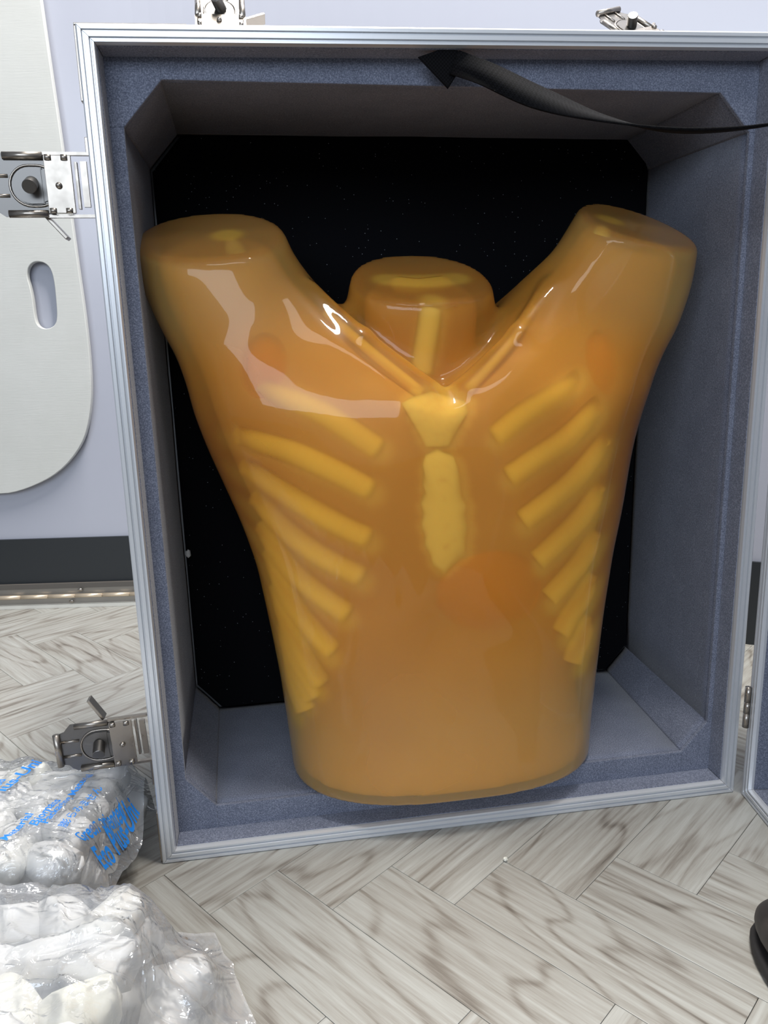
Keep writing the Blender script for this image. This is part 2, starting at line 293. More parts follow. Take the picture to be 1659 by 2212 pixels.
# inner lining: side strips, ledge with octagonal opening, eight cavity panels, foam back
LY = .029
def strips(parent, W, H, y0, y1):
    a = .0142; t = .004
    for lo, hi in (((a - t, y0, a), (a, y1, H - a)), ((W - a, y0, a), (W - a + t, y1, H - a)), ((a, y0, a - t), (W - a, y1, a)), ((a, y0, H - a), (W - a, y1, H - a + t))):
        bm = bmesh.new(); box(bm, lo, hi, bev=.0006); link('lining_strip', tomesh(bm, 'lining_strip'), MT['felt'], parent)
strips(case, CW, CH, .0065, LY)
def octo(x0, x1, z0, z1, c): return [(x0, z0 + c), (x0 + c * .85, z0), (x1 - c * .85, z0), (x1, z0 + c), (x1, z1 - c), (x1 - c * .95, z1), (x0 + c, z1), (x0, z1 - c * 1.1)]
WK = .0166
unwarp = lambda P: [(x_, z_ / (1 + WK * x_ / CW)) for x_, z_ in P]   # the case is slightly out of square: its right side stands a little taller
OF = octo(.0255, .6015, .039, .7225, .034); OB = octo(.0185, .6135, .039, .7345, .032); OF, OB = unwarp(OF), unwarp(OB); BY = .245
# ledge ring: eight mitred felt pieces
ex = [(.0136, OF[0][1]), (OF[1][0], .0136), (OF[2][0], .0136), (CW - .0136, OF[3][1]), (CW - .0136, OF[4][1]), (OF[5][0], CH - .0136), (OF[6][0], CH - .0136), (.0136, OF[7][1])]
corner = {0: (.0136, .0136), 2: (CW - .0136, .0136), 4: (CW - .0136, CH - .0136), 6: (.0136, CH - .0136)}
for i in range(8):
    a, b = i, (i + 1) % 8
    pts = [OF[a], OF[b], ex[b]] + ([corner[i]] if i in corner else []) + [ex[a]]
    cx = sum(p[0] for p in pts) / len(pts); cz = sum(p[1] for p in pts) / len(pts)
    bm = bmesh.new(); prism(bm, pts, LY, LY + .004, bev=.0004); link('ledge_panel', tomesh(bm, 'ledge_panel'), MT['felt'], case)
for i in range(8):
    a, b = i, (i + 1) % 8
    A, B, Cc, D_ = Vector((OF[a][0], LY + .002, OF[a][1])), Vector((OF[b][0], LY + .002, OF[b][1])), Vector((OB[b][0], BY + .012, OB[b][1])), Vector((OB[a][0], BY + .012, OB[a][1]))
    e1 = (B - A).normalized() * -.0008; A += e1; D_ += e1; B -= e1; Cc -= e1
    nrm = (B - A).cross(D_ - A).normalized(); ctr = Vector((.31, .13, .38)); nrm = nrm if nrm.dot(A - ctr) > 0 else -nrm
    bm = bmesh.new(); top = []; N = 14
    # slightly wavy felt sheet
    g = [[None] * (N + 1) for _ in range(N + 1)]
    for s_ in range(N + 1):
        for t_ in range(N + 1):
            P = A.lerp(B, s_ / N).lerp(D_.lerp(Cc, s_ / N), t_ / N); wv = mnoise.noise(P * 14) * .0010 * math.sin(math.pi * s_ / N)
            g[s_][t_] = bm.verts.new(P + nrm * (.0015 + wv))
    for s_ in range(N):
        for t_ in range(N): bm.faces.new((g[s_][t_], g[s_ + 1][t_], g[s_ + 1][t_ + 1], g[s_][t_ + 1]))
    r = bmesh.ops.extrude_face_region(bm, geom=bm.faces[:]); bmesh.ops.translate(bm, vec=nrm * .003, verts=[q for q in r['geom'] if isinstance(q, bmesh.types.BMVert)])
    link('cavity_panel', tomesh(bm, 'cavity_panel', True), MT['felt'], case)
bm = bmesh.new(); prism(bm, octo(.020, .612, .042, .733, .034), BY, BY + .018, bev=.003); link('foam_back', tomesh(bm, 'foam_back'), MT['foam'], case, label='black foam pad with fine glitter')
for x0_, z0_, sx, sz in ((0, CH, 1, -1), (0, 0, 1, 1)):
    bm = bmesh.new()
    box(bm, (x0_ - .0022, .004, min(z0_ - .0, z0_ + sz * .055)), (x0_ - .0002, .045, max(z0_, z0_ + sz * .055)), bev=.0006)
    zz = z0_ + (.0012 if sz < 0 else -.0012)
    if sz < 0: box(bm, (-.002, .004, CH + .0002), (.085, .045, CH + .0018), bev=.0004)
    link('corner_protector', tomesh(bm, 'corner_protector'), MT['nickel'], case)
for ch in case.children:
    for v_ in ch.data.vertices: v_.co.z *= 1 + WK * v_.co.x / CW
# ---- latches ----
def latch(parent, mtx, key):
    base = bmesh.new(); prism(base, [(-.030, .0235), (-.070, .0235), (-.0735, .020), (-.0765, .0165), (-.082, .0150), (-.082, -.0165), (-.0765, -.018), (-.0735, -.0215), (-.069, -.0245), (-.030, -.0235)], -.0012, 0)
    L = link('latch', tomesh(base, 'latch_plate'), MT['nickel_dark'], parent); L.matrix_local = mtx
    def sub(name, bm, mat, smooth=False): return link(name, tomesh(bm, name, smooth), mat, L)
    for z_ in (.0215, -.0225):
        b = bmesh.new(); tube(b, [(-.066, -.0025, z_), (-.0355, -.0025, z_)], .0030, 12, .8); sub('rolled_rail', b, MT['nickel'], True)
        b = bmesh.new(); box(b, (-.036, -.003, z_ + .0006 * (1 if z_ > 0 else -1)), (.0005, .001, z_ + .0030 * (1 if z_ > 0 else -1))); sub('side_arm', b, MT['nickel'])
    b = bmesh.new(); box(b, (-.0345, -.0052, -.0225), (-.0135, -.0035, .0215), bev=.0004); sub('cover_plate', b, MT['nickel'])
    for x_ in (-.0310, -.0185):
        for s_, z_ in ((1, .0205), (-1, -.0215)):
            b = bmesh.new(); tube(b, [(x_, -.0058, z_ - s_ * .0028), (x_, -.0058, z_ + s_ * .0012)], .0026, 10, .6); sub('bent_tab', b, MT['nickel'], True)
    b = bmesh.new(); bmesh.ops.create_uvsphere(b, u_segments=14, v_segments=8, radius=.0026, matrix=Matrix.Translation((-.0245, -.0058, -.0015))); sub('rivet', b, MT['nickel'], True)
    # oval recess ring, disc, step and turn knob
    pts = [(x_, -.0016, z_) for x_, z_ in arc(-.0475, -.001, .0155, 90, 270, 14) + arc(-.0415, -.001, .0155, -90, 90, 14)]
    b = bmesh.new(); tube(b, pts + pts[:1], .0010, 8, caps=False); sub('recess_rim', b, MT['nickel'], True)
    b = bmesh.new(); prism(b, arc(-.0475, -.001, .0138, 90, 270, 14) + [(-.0375, -.0148), (-.0375, .0128)], -.0030, -.0010, bev=.0005); sub('turn_plate', b, MT['nickel_dark'])
    b = bmesh.new(); prism(b, arc(-.0405, -.001, .0125, -80, 80, 14), -.0024, -.0010); sub('spring_disc', b, MT['nickel_dark'])
    b = bmesh.new(); tube(b, [(-.046, -.002, .001), (-.045, -.0150, -.004)], .0055, 20); bmesh.ops.bevel(b, geom=[e for e in b.edges], offset=.0004, segments=1, affect='EDGES'); sub('knob', b, MT['nickel_dark'], False)
    for z_ in (.0065, -.0085):
        b = bmesh.new(); tube(b, [(-.080, -.0014, z_), (-.064, -.0014, z_)], .0014, 8); sub('pressed_rib', b, MT['nickel'], True)
    b = bmesh.new(); tube(b, [(-.0835, -.0025, -.0170), (-.0835, -.0025, .0155)], .0032, 12); sub('hook_bar', b, MT['nickel'], True)
    b = bmesh.new(); box(b, (-.0125, .001, -.018), (-.0105, .006, .018)); box(b, (-.0075, -.001, -.017), (-.0025, .002, .018)); sub('spring_link', b, MT['nickel'])
    s_ = 1 if key > 0 else -1
    b = bmesh.new(); box(b, (-.0015, .002, .0), (.0015, .013, .024), Matrix.Translation((-.040, 0, s_ * .0225)) @ Matrix.Rotation(math.radians(-28 if key > 0 else 180 - 40), 4, 'Y'), bev=.0006)
    sub('key_wing', b, MT['nickel'])
    return L
latch(case, Matrix.Translation((-.0005, .004, .6345)) @ Matrix.Rotation(math.radians(-.0), 4, 'Y'), -1)
latch(case, Matrix.Translation((-.0005, .004, .1385)) @ Matrix.Rotation(math.radians(-2.5), 4, 'Y'), 1)
latch(case, Matrix.Translation((.1115, .036, CH + .003)) @ Matrix.Rotation(math.radians(-38), 4, 'X') @ Matrix.Rotation(math.radians(90), 4, 'Y') @ Matrix.Scale(.86, 4), 1)
latch(case, Matrix.Translation((.510, .040, CH + .010)) @ Matrix.Rotation(math.radians(-46), 4, 'X') @ Matrix.Rotation(math.radians(66), 4, 'Y') @ Matrix.Scale(.86, 4), 1)
# striker bits on the left side wall beside the latches
for z_ in (.668, .098):
    b = bmesh.new(); box(b, (-.0035, .008, z_ - (.014 if z_ < .3 else .008)), (-.0003, .016, z_ + (.014 if z_ < .3 else .004)), bev=.0005); link('latch_bracket', tomesh(b, 'latch_bracket'), MT['nickel'], case)
# ---- lid, swung open towards the camera on the right ----
lid = link('lid', None, None, case); 
lid.location = (CW + .006, -.004, 0); lid.rotation_euler = (0, 0, -math.pi / 2 - .15203469)
LW, LD = .60, .085
def lid_build():
    frame(lid, LW, CH, MT['alu'])
    bm = bmesh.new(); t = .003; y0 = .0122; W, H, D = LW, CH, LD
    box(bm, (.0, y0, 0.0), (t, D, H)); box(bm, (W - t, y0, 0), (W, D, H)); box(bm, (t, y0, 0), (W - t, D, t)); box(bm, (t, y0, H - t), (W - t, D, H)); box(bm, (0, D, 0), (W, D + t, H)); link('lid_shell', tomesh(bm, 'lid_shell'), MT['panel'], lid)
    strips(lid, LW, CH, .0065, .07)
    bm = bmesh.new(); box(bm, (.0136, .066, .0136), (LW - .0136, .070, CH - .0136)); link('lid_lining', tomesh(bm, 'lid_lining'), MT['felt'], lid)
lid_build()
bm = bmesh.new(); x_ = CW + .003
tube(bm, [(x_, -.006, .083), (x_, -.006, .0995)], .0034, 12); tube(bm, [(x_, -.006, .100), (x_, -.006, .1125)], .0034, 12); tube(bm, [(x_, -.006, .113), (x_, -.006, .130)], .0034, 12)
link('hinge_barrel', tomesh(bm, 'hinge_barrel', True), MT['nickel'], case)
# ---- strap: sewn patch and twisting webbing running to the lid ----
bm = bmesh.new(); P4 = [(.271, .737), (.303, .7475), (.311, .733), (.297, .713)]; prism(bm, [(a_ + .004, b_ + .001) for a_, b_ in P4], .0075, .0095, bev=.0006); link('strap_patch', tomesh(bm, 'strap_patch'), MT['web'], case)
ctr = cr([(.306, .006, .734), (.330, -.006, .722), (.368, -.030, .697), (.415, -.055, .675), (.465, -.078, .661), (.52, -.098, .659), (.57, -.115, .667), (.625, -.13, .69)], 10)
wd0 = [(.30, .05, .95), (.42, .1, .9), (.45, .4, .80), (.20, .85, .45), (.06, .99, .16), (.03, .99, .14), (.02, .99, .15), (.02, .99, .15)]
wd = cr(wd0, 10); hw = cr([(.010, 0, 0)] * 2 + [(.0115, 0, 0)] * 6, 10)
bm = bmesh.new(); rows = []
for i, (p, w_) in enumerate(zip(ctr, wd)):
    d = (ctr[min(i + 1, len(ctr) - 1)] - ctr[max(i - 1, 0)]).normalized(); w_ = (w_ - d * w_.dot(d)).normalized(); n_ = d.cross(w_).normalized() * .0009
    rows.append([bm.verts.new(p + w_ * hw[i].x + n_), bm.verts.new(p - w_ * hw[i].x + n_), bm.verts.new(p - w_ * hw[i].x - n_), bm.verts.new(p + w_ * hw[i].x - n_)])
for a, b in zip(rows, rows[1:]):
    for k in range(4): bm.faces.new((a[k], a[(k + 1) % 4], b[(k + 1) % 4], b[k]))
bm.faces.new(rows[0]); bm.faces.new(rows[-1][::-1]); link('strap', tomesh(bm, 'strap', True), MT['web'], case)
# ================= torso =================
# ---- torso implicit surface (case-local metres) ----
BODY=[ # z, xl, xr (outline in the mid-depth plane)
(.00,.137,.491),(.05,.135,.492),(.091,.132,.494),(.152,.127,.499),(.207,.120,.504),(.276,.110,.513),(.332,.097,.521),(.394,.082,.523),(.444,.070,.530),(.49,.095,.50),(.53,.15,.45),(.60,.20,.40)]
LARM=[(.28,.14,.24),(.32,.122,.24),(.36,.102,.25),(.40,.083,.255),(.444,.068,.25),(.49,.047,.228),(.526,.030,.206),(.561,.018,.180),(.595,.014,.162),(.66,.013,.144)]
RARM=[(.28,.38,.480),(.33,.375,.494),(.37,.37,.506),(.40,.365,.516),(.43,.362,.528),(.47,.367,.553),(.509,.375,.577),(.552,.398,.591),(.594,.434,.596),(.66,.474,.596)]
NECK=[(.40,.225,.361),(.50,.219,.367),(.54,.214,.372),(.57,.222,.364),(.62,.230,.355)]
CAMX,CAMY,PD=.129,-.684,.095
def solve_rows(rows,bs,cy,n):
    m=n/(n-1.0); out=[]
    for (z,xl,xr),b in zip(rows,bs):
        cx=(xl+xr)/2; a=(xr-xl)/2
        for _ in range(60):
            e=[]
            for px,s in ((xl,-1),(xr,1)):
                dx,dy=px-CAMX,PD-CAMY; L=np.hypot(dx,dy)
                nx,ny=s*dy/L,-s*dx/L
                h=((a*abs(nx))**m+(b*abs(ny))**m)**(1/m)
                e.append(nx*(px-cx)+ny*(PD-cy)-h)
            cx+=(e[1]-e[0])*.5; a+=(e[0]+e[1])*.5
        out.append((z,cx,a,b))
    out=np.array(out); zz=np.arange(-.06,.72,.004); kz=np.exp(-(np.arange(-12,13)*.004/.016)**2); kz/=kz.sum()
    cols=[zz]
    for c in (1,2,3):
        v=np.interp(zz,out[:,0],out[:,c]); v=np.convolve(np.pad(v,12,mode='edge'),kz,'valid'); cols.append(v)
    return np.stack(cols,1)
def rowf(T,cy,n,X,Y,Z):
    cx=np.interp(Z,T[:,0],T[:,1]); a=np.interp(Z,T[:,0],T[:,2]); b=np.interp(Z,T[:,0],T[:,3])
    g=(np.abs((X-cx)/a)**n+np.abs((Y-cy)/b)**n)**(1.0/n)
    return (g-1)*np.minimum(a,b)
def smin(a,b,k):
    h=np.clip(.5+.5*(b-a)/k,0,1); return b*(1-h)+a*h-k*h*(1-h)
def smax(a,b,k): return -smin(-a,-b,k)
def cap(X,Y,Z,p,q,r0,r1):
    p=np.array(p);q=np.array(q);d=q-p;L=(d**2).sum()
    t=np.clip(((X-p[0])*d[0]+(Y-p[1])*d[1]+(Z-p[2])*d[2])/L,0,1)
    return np.sqrt((X-p[0]-t*d[0])**2+(Y-p[1]-t*d[1])**2+(Z-p[2]-t*d[2])**2)-(r0+(r1-r0)*t)
def gs(x,c,s): return np.exp(-((x-c)/s)**2)
TB=solve_rows(BODY,[.121,.118,.112,.108,.107,.108,.110,.112,.110,.095,.080,.07],.096,2.35)
TL=solve_rows(LARM,[.050,.060,.068,.074,.078,.074,.069,.065,.062,.060],.100,2.15)
TR=solve_rows(RARM,[.050,.062,.069,.074,.078,.074,.069,.065,.062,.060],.100,2.15)
TN=solve_rows(NECK,[.055,.058,.062,.060,.056],.104,2.2)
def torso(X,Y,Z):
    yo=Y+ .006*gs(X,.305,.035)*gs(Z,.30,.16)*0 - .004*gs(np.abs(X-.305),.085,.05)*gs(Z,.36,.07)*-1
    # rib arch: belly set back slightly below a V-shaped margin
    arch=.155+.10*np.clip(1-np.abs(X-.305)/.15,0,1)**1.0
    yo=yo-.006*(1/(1+np.exp((Z-arch)/.012)))*(Y<.08)*gs(X,.305,.12)
    fb=rowf(TB,.096,2.35,X,yo,Z)
    H=.457+.74*np.sqrt((X-.298)**2+.018**2)-.013+.22*(Y-.02)
    fb=smax(fb,(Z-H)*.8,.018)
    fl=rowf(TL,.100,2.15,X,Y,Z); fr=rowf(TR,.100,2.15,X,Y,Z); fn=rowf(TN,.104,2.2,X,Y,Z)
    fl=smax(fl,(Z-(.610+.50*(Y-.100)+.07*(X-.087)))*.88,.008)
    fr=smax(fr,(Z-(.617+.50*(Y-.100)-.20*(X-.527)))*.86,.007)
    fl=smax(fl,(.30-Z)*.8,.03); fr=smax(fr,(.30-Z)*.8,.03); fn=smax(fn,.44-Z,.03)
    fn=smax(fn,(Z-(.568+.50*(Y-.104)))*.9,.006)
    f=smin(smin(fb,fl,.035),fr,.035)
    f=smin(f,fn,.016)
    for s in (-1,1):
        c=cap(X,Y,Z,(.298+s*.018,.012,.458),(.298+s*.075,.030,.507),.010,.008)
        c=smin(c,cap(X,Y,Z,(.298+s*.075,.030,.507),(.298+s*.118,.062,.553),.008,.004),.01)
        f=smin(f,c,.016)
    # sternal notch, shallow grooves below the clavicles
    f=smax(f,-cap(X,Y,Z,(.298,-.012,.47),(.298,.010,.50),.012,.016),.012)
    f=smax(f,(.0395-Z),.004)
    return f
# ---- end torso ----

def surface_nets(F, org, h, iso=0.0):
    F = F - iso; s = F < 0; nx, ny, nz = F.shape
    c = s[:-1, :-1, :-1]; allin = c.copy(); anyin = c.copy()
    for dx in (0, 1):
        for dy in (0, 1):
            for dz in (0, 1):
                q = s[dx:nx - 1 + dx, dy:ny - 1 + dy, dz:nz - 1 + dz]; allin &= q; anyin |= q
    act = anyin & ~allin; idx = -np.ones(act.shape, int); I = np.argwhere(act); idx[act] = np.arange(len(I))
    acc = np.zeros((len(I), 3)); cn = np.zeros(len(I)); offs = [(a, b, c_) for a in (0, 1) for b in (0, 1) for c_ in (0, 1)]
    for a in offs:
        for ax in range(3):
            if a[ax] == 1: continue
            b = list(a); b[ax] = 1
            fa = F[I[:, 0] + a[0], I[:, 1] + a[1], I[:, 2] + a[2]]; fb = F[I[:, 0] + b[0], I[:, 1] + b[1], I[:, 2] + b[2]]
            m_ = (fa < 0) != (fb < 0); t = np.where(m_, fa / np.where(m_, fa - fb, 1), 0); P = np.array(a, float)[None].repeat(len(I), 0); P[:, ax] += t
            acc[m_] += P[m_]; cn[m_] += 1
    V = (I + acc / cn[:, None]) * h + org; Q = []
    for ax in range(3):
        sl0 = [slice(1, -1)] * 3; sl0[ax] = slice(0, -1); sl1 = list(sl0); sl1[ax] = slice(1, None)
        a_, b_ = s[tuple(sl0)], s[tuple(sl1)]; E_ = np.argwhere(a_ != b_); fl = a_[a_ != b_]
        o1, o2 = (ax + 1) % 3, (ax + 2) % 3; base = E_.copy(); base[:, o1] += 1; base[:, o2] += 1
        def cell(d1, d2):
            q = base.copy(); q[:, o1] -= d1; q[:, o2] -= d2; return idx[q[:, 0], q[:, 1], q[:, 2]]
        q4 = np.stack([cell(1, 1), cell(0, 1), cell(0, 0), cell(1, 0)], 1); q4[~fl] = q4[~fl][:, ::-1]; Q.append(q4)
    return V, np.concatenate(Q)
def np_mesh(name, V, Q):
    me = bpy.data.meshes.new(name); me.vertices.add(len(V)); me.vertices.foreach_set('co', V.astype(np.float32).ravel()); me.loops.add(Q.size); me.loops.foreach_set('vertex_index', Q.ravel().astype(np.int32))
    me.polygons.add(len(Q)); me.polygons.foreach_set('loop_start', np.arange(0, Q.size, 4, dtype=np.int32)); me.polygons.foreach_set('loop_total', np.full(len(Q), 4, dtype=np.int32)); me.update(calc_edges=True); me.validate()
    me.polygons.foreach_set('use_smooth', [True] * len(me.polygons)); return me
hh = .0033; ox, oy, oz = .000, -.030, .028
gx, gy, gz = np.arange(ox, .615, hh), np.arange(oy, .225, hh), np.arange(oz, .665, hh)
GX, GY, GZ = np.meshgrid(gx, gy, gz, indexing='ij'); FF = torso(GX, GY, GZ)
V, Q = surface_nets(FF, np.array([ox, oy, oz]), hh)
tor = link('torso_phantom', None, label='glossy translucent amber torso with arm stumps and yellow ribs, standing in the case', cat='torso model')
tor.location = case.location; tor.rotation_euler = case.rotation_euler
bme = np_mesh('body', V, Q)
def ss(x, a, b): t = np.clip((x - a) / (b - a), 0, 1); return t * t * (3 - 2 * t)
X, Y, Z = V.T
def lin(c): return np.array(srgb(*c)[:3])
amber, olive, low, rust = lin((214, 150, 62)), lin((200, 164, 98)), lin((188, 154, 98)), lin((164, 92, 34))
col = np.repeat(amber[None], len(V), 0)
def blend(c, wgt): global col; col = col * (1 - wgt[:, None]) + c[None] * wgt[:, None]
xs = np.abs(X - .305)
RIBS_L=[
  [(0.1438, 0.0211, 0.4569), (0.1793, 0.0099, 0.4408), (0.2068, 0.0024, 0.4225), (0.2307, -0.0021, 0.4052)] ,
  [(0.1191, 0.0302, 0.4154), (0.1541, 0.0163, 0.4039), (0.1903, 0.0055, 0.3861), (0.223, -0.0014, 0.3671)] ,
  [(0.1201, 0.0368, 0.3802), (0.1491, 0.0234, 0.3604), (0.1852, 0.0109, 0.3381), (0.2196, 0.0028, 0.32)] ,
  [(0.1253, 0.0425, 0.345), (0.1484, 0.0307, 0.3204), (0.18, 0.0173, 0.2984), (0.2127, 0.0084, 0.2809)] ,
  [(0.127, 0.0518, 0.312), (0.1441, 0.0408, 0.2848), (0.1711, 0.0251, 0.2611), (0.198, 0.0151, 0.2418)] ,
  [(0.1306, 0.0584, 0.2801), (0.1434, 0.0476, 0.2481), (0.1622, 0.0337, 0.2224), (0.1823, 0.0234, 0.2002)] ,
  [(0.1337, 0.0633, 0.2428), (0.1427, 0.0549, 0.2128), (0.1555, 0.0433, 0.1838), (0.1693, 0.0337, 0.1608)] ,
  [(0.1375, 0.0678, 0.2022), (0.1429, 0.0612, 0.1815), (0.1512, 0.0517, 0.1595), (0.1597, 0.0434, 0.1408)] ,
  [(0.1404, 0.0706, 0.1718), (0.1435, 0.0683, 0.1512), (0.1481, 0.0603, 0.1362), (0.1524, 0.0541, 0.1233)] ,
]
RIBS_R=[
  [(0.4181, 0.0154, 0.4546), (0.3869, 0.0052, 0.4405), (0.3637, 0.0003, 0.428), (0.3397, -0.002, 0.4107)] ,
  [(0.4416, 0.0159, 0.4264), (0.4154, 0.0083, 0.406), (0.3814, -0.0004, 0.3889), (0.3533, -0.0027, 0.3725)] ,
  [(0.4537, 0.0212, 0.3899), (0.4268, 0.0118, 0.3649), (0.3964, 0.0027, 0.3458), (0.3686, -0.0003, 0.3282)] ,
  [(0.454, 0.0245, 0.3425), (0.4351, 0.0175, 0.3217), (0.4091, 0.0095, 0.3019), (0.3861, 0.0053, 0.2849)] ,
  [(0.4556, 0.0308, 0.2927), (0.4413, 0.0242, 0.2755), (0.4223, 0.0167, 0.2597), (0.4018, 0.011, 0.2427)] ,
  [(0.4565, 0.036, 0.2452), (0.4444, 0.0289, 0.231), (0.4301, 0.0222, 0.217), (0.4186, 0.0181, 0.2004)] ,
  [(0.4558, 0.0396, 0.1968), (0.4495, 0.0351, 0.1835), (0.4415, 0.0301, 0.1736), (0.4367, 0.028, 0.1621)] ,
]
MAN = [(0.2529, -0.0024, 0.4472), (0.2622, -0.0001, 0.4517), (0.2845, 0.0097, 0.4561), (0.3135, 0.001, 0.4465), (0.3153, -0.0042, 0.4374), (0.3028, -0.0062, 0.4191), (0.2951, -0.0069, 0.4056), (0.2734, -0.0071, 0.4066), (0.2654, -0.0062, 0.4227)]
STE = [(0.2732, -0.0075, 0.3982), (0.2841, -0.0071, 0.4031), (0.2994, -0.0071, 0.3969), (0.3043, -0.0068, 0.3865), (0.3067, -0.0065, 0.3721), (0.3072, -0.0061, 0.3602), (0.3126, -0.0059, 0.3496), (0.3113, -0.0055, 0.3385), (0.3141, -0.005, 0.3247), (0.3119, -0.0046, 0.3148), (0.3116, -0.004, 0.3), (0.3027, -0.0036, 0.2942), (0.2906, -0.0032, 0.2825), (0.2794, -0.0035, 0.2913), (0.2767, -0.004, 0.3022), (0.2714, -0.0045, 0.3118), (0.2718, -0.005, 0.3209), (0.2678, -0.0056, 0.3325), (0.2704, -0.0061, 0.3435), (0.2678, -0.0066, 0.3539), (0.2723, -0.0069, 0.3633), (0.2697, -0.0072, 0.3721), (0.2715, -0.0076, 0.3807), (0.2699, -0.0077, 0.39)]

def depth_y(x, z, d):
    for y in np.arange(-.03, .15, .001):
        if torso(np.array([x]), np.array([y]), np.array([z]))[0] < -d: return y
    return .06
from mathutils.kdtree import KDTree
for R_ in RIBS_L + RIBS_R:
    d_ = Vector(R_[0]) - Vector(R_[1]); R_.insert(0, tuple(Vector(R_[0]) + d_ * .55 + Vector((0, .010, 0))))
BPTS = [(p, 0) for R_ in RIBS_L + RIBS_R for p in cr(R_, 5)]
def grid_pts(P):
    c = sum((Vector(p) for p in P), Vector()) / len(P); return [(c.lerp(Vector(p), t), 1) for p in cr(P + P[:1], 2) for t in (.1, .4, .7, .9)]
BPTS += grid_pts(MAN) + grid_pts(STE) + [((.103, .098, .597), 2), ((.4905, .098, .609), 2)]
BPTS += [(Vector((x_, depth_y(x_, z_, .0120), z_)), 2) for x_, z_ in ((.2945, .528), (.2925, .520), (.291, .511), (.289, .503), (.287, .494), (.2855, .484), (.284, .474))] + [((.258 + .009 * k, .103 - .006 * math.sin(k / 8 * math.pi), .553), 2) for k in range(9)]
kd = KDTree(len(BPTS))
for i, (p, _) in enumerate(BPTS): kd.insert(Vector(p), i)
kd.balance()
def glow(VV, r0, sg):
    out = np.zeros(len(VV))
    for i in np.argwhere((VV[:, 1] < .13) & (VV[:, 2] > .08))[:, 0]:
        d = kd.find(VV[i])[2]
        if d < .05: _, k_, d = kd.find(VV[i]); out[i] = math.exp(-(max(0, d - r0) / sg) ** 2) if BPTS[k_][1] == 0 else math.exp(-(max(0, d - .0150) / .005) ** 2) if BPTS[k_][1] == 2 else .9 * math.exp(-(max(0, d - .0095) / .0030) ** 2)
    return out
blend(rust, .65 * ss(xs, .13, .20) * np.exp(-((Z - .40) / .085) ** 2)); blend(rust, .35 * ss(xs, .13, .19) * ss(Z, .12, .22) * (1 - ss(Z, .34, .42)))
blend(olive, .85 * ss(Z, .475, .54) * ss(xs, .10, .18)); blend(low, .95 * (1 - ss(Z, .10, .24)))
blend(olive, .5 * ss(Z, .565, .59) * (1 - ss(xs, .08, .11)))
cut = np.maximum.reduce([Z - (.610 + .50 * (Y - .100) + .07 * (X - .087)) - 9 * (X > .22), Z - (.617 + .50 * (Y - .100) - .20 * (X - .527)) - 9 * (X < .39), Z - (.568 + .50 * (Y - .104)) - 9 * ((X < .20) | (X > .39))])
blend(lin((178, 116, 56)), .55 * ss(cut, -.006, -.001))
for cx_, cz_, sx_, sz_, w_ in ((.337, .262, .046, .030, .6), (.125, .485, .022, .024, .45), (.464, .482, .018, .030, .4)):
    blend(lin((230, 150, 52)), .8 * w_ * np.exp(-((X - cx_) / sx_) ** 2 - ((Z - cz_) / sz_) ** 2) * (Y < .08))
blend(lin((250, 198, 84)), .74 * glow(V, .0120, .0060) * (1 - .65 * ss(xs, .135, .175) * (Z < .5)))
at = bme.color_attributes.new('tint', 'FLOAT_COLOR', 'POINT'); at.data.foreach_set('color', np.concatenate([col, np.ones((len(V), 1))], 1).astype(np.float32).ravel())
body = link('body', bme, MT['shell'], tor); sm = body.modifiers.new('smooth', 'SMOOTH'); sm.factor = .5; sm.iterations = 6
V2, Q2 = surface_nets((FF - .010 * (1 - ss(GZ, .05, .13)))[::2, ::2, ::2], np.array([ox, oy, oz]), hh * 2, -.014)
core = link('inner_core', np_mesh('inner_core', V2, Q2), MT['core'], tor); sm = core.modifiers.new('smooth', 'SMOOTH'); sm.iterations = 8
for R_ in RIBS_L + RIBS_R:
    pts = cr(R_, 5); n = len(pts); bm = bmesh.new()
    tube(bm, pts, [.0105 + .0030 * min(1, i / n * 2) for i in range(n)], 16, .8, flatdir=(0, 1, 0)); link('rib', tomesh(bm, 'rib', True), MT['bone'], tor)
def plate(name, P, th, mat):
    c = Vector((0, 0, 0))
    for p in P: c += Vector(p) / len(P)
    bm = bmesh.new(); rings = []
    for s_, dz in ((.25, -th), (.5, -th * .9), (.72, -th * .66), (.88, -th * .36), (.97, -th * .1), (1.04, th * .4), (1.0, th)): rings.append([bm.verts.new(c + (Vector(p) - c) * s_ + Vector((0, dz, 0))) for p in P])
    n = len(P); bm.faces.new(rings[0]); bm.faces.new(rings[-1][::-1])
    for a, b in zip(rings, rings[1:]):
        for k in range(n): bm.faces.new((a[k], a[(k + 1) % n], b[(k + 1) % n], b[k]))
    link(name, tomesh(bm, name, True), mat, tor)
plate('manubrium', MAN, .008, MT['bone_pale']); plate('sternum', STE, .008, MT['bone_pale'])
def soft_tube(name, pts, r, mat, flat=1, fd=None, n=5, label=None):
    bm = bmesh.new(); tube(bm, cr(pts, n), r, 18, flat, fd); return link(name, tomesh(bm, name, True), mat, tor, label)
soft_tube('trachea', [(x_, depth_y(x_, z_, .0125) , z_) for x_, z_ in ((.2945, .532), (.291, .513), (.287, .492), (.284, .472))], .0125, MT['bone_pale'])
soft_tube('vertebra', [(.262, .108, .561), (.275, .104, .559), (.29, .100, .557), (.31, .104, .559), (.328, .108, .561)], [.003, .006, .008] + [.009] * 15 + [.008, .006, .003], MT['bone'], .6)
for s_ in (-1, 1):
    soft_tube('clavicle', [(.298 + s_ * .022, .020, .455), (.298 + s_ * .07, .040, .497), (.298 + s_ * .108, .070, .535)], .0065, MT['bone'])
soft_tube('humerus', [(.1035, .099, .604), (.118, .100, .575), (.15, .100, .51), (.17, .10, .46)], [.006, .010, .0115] + [.012] * 13, MT['bone_pale'])
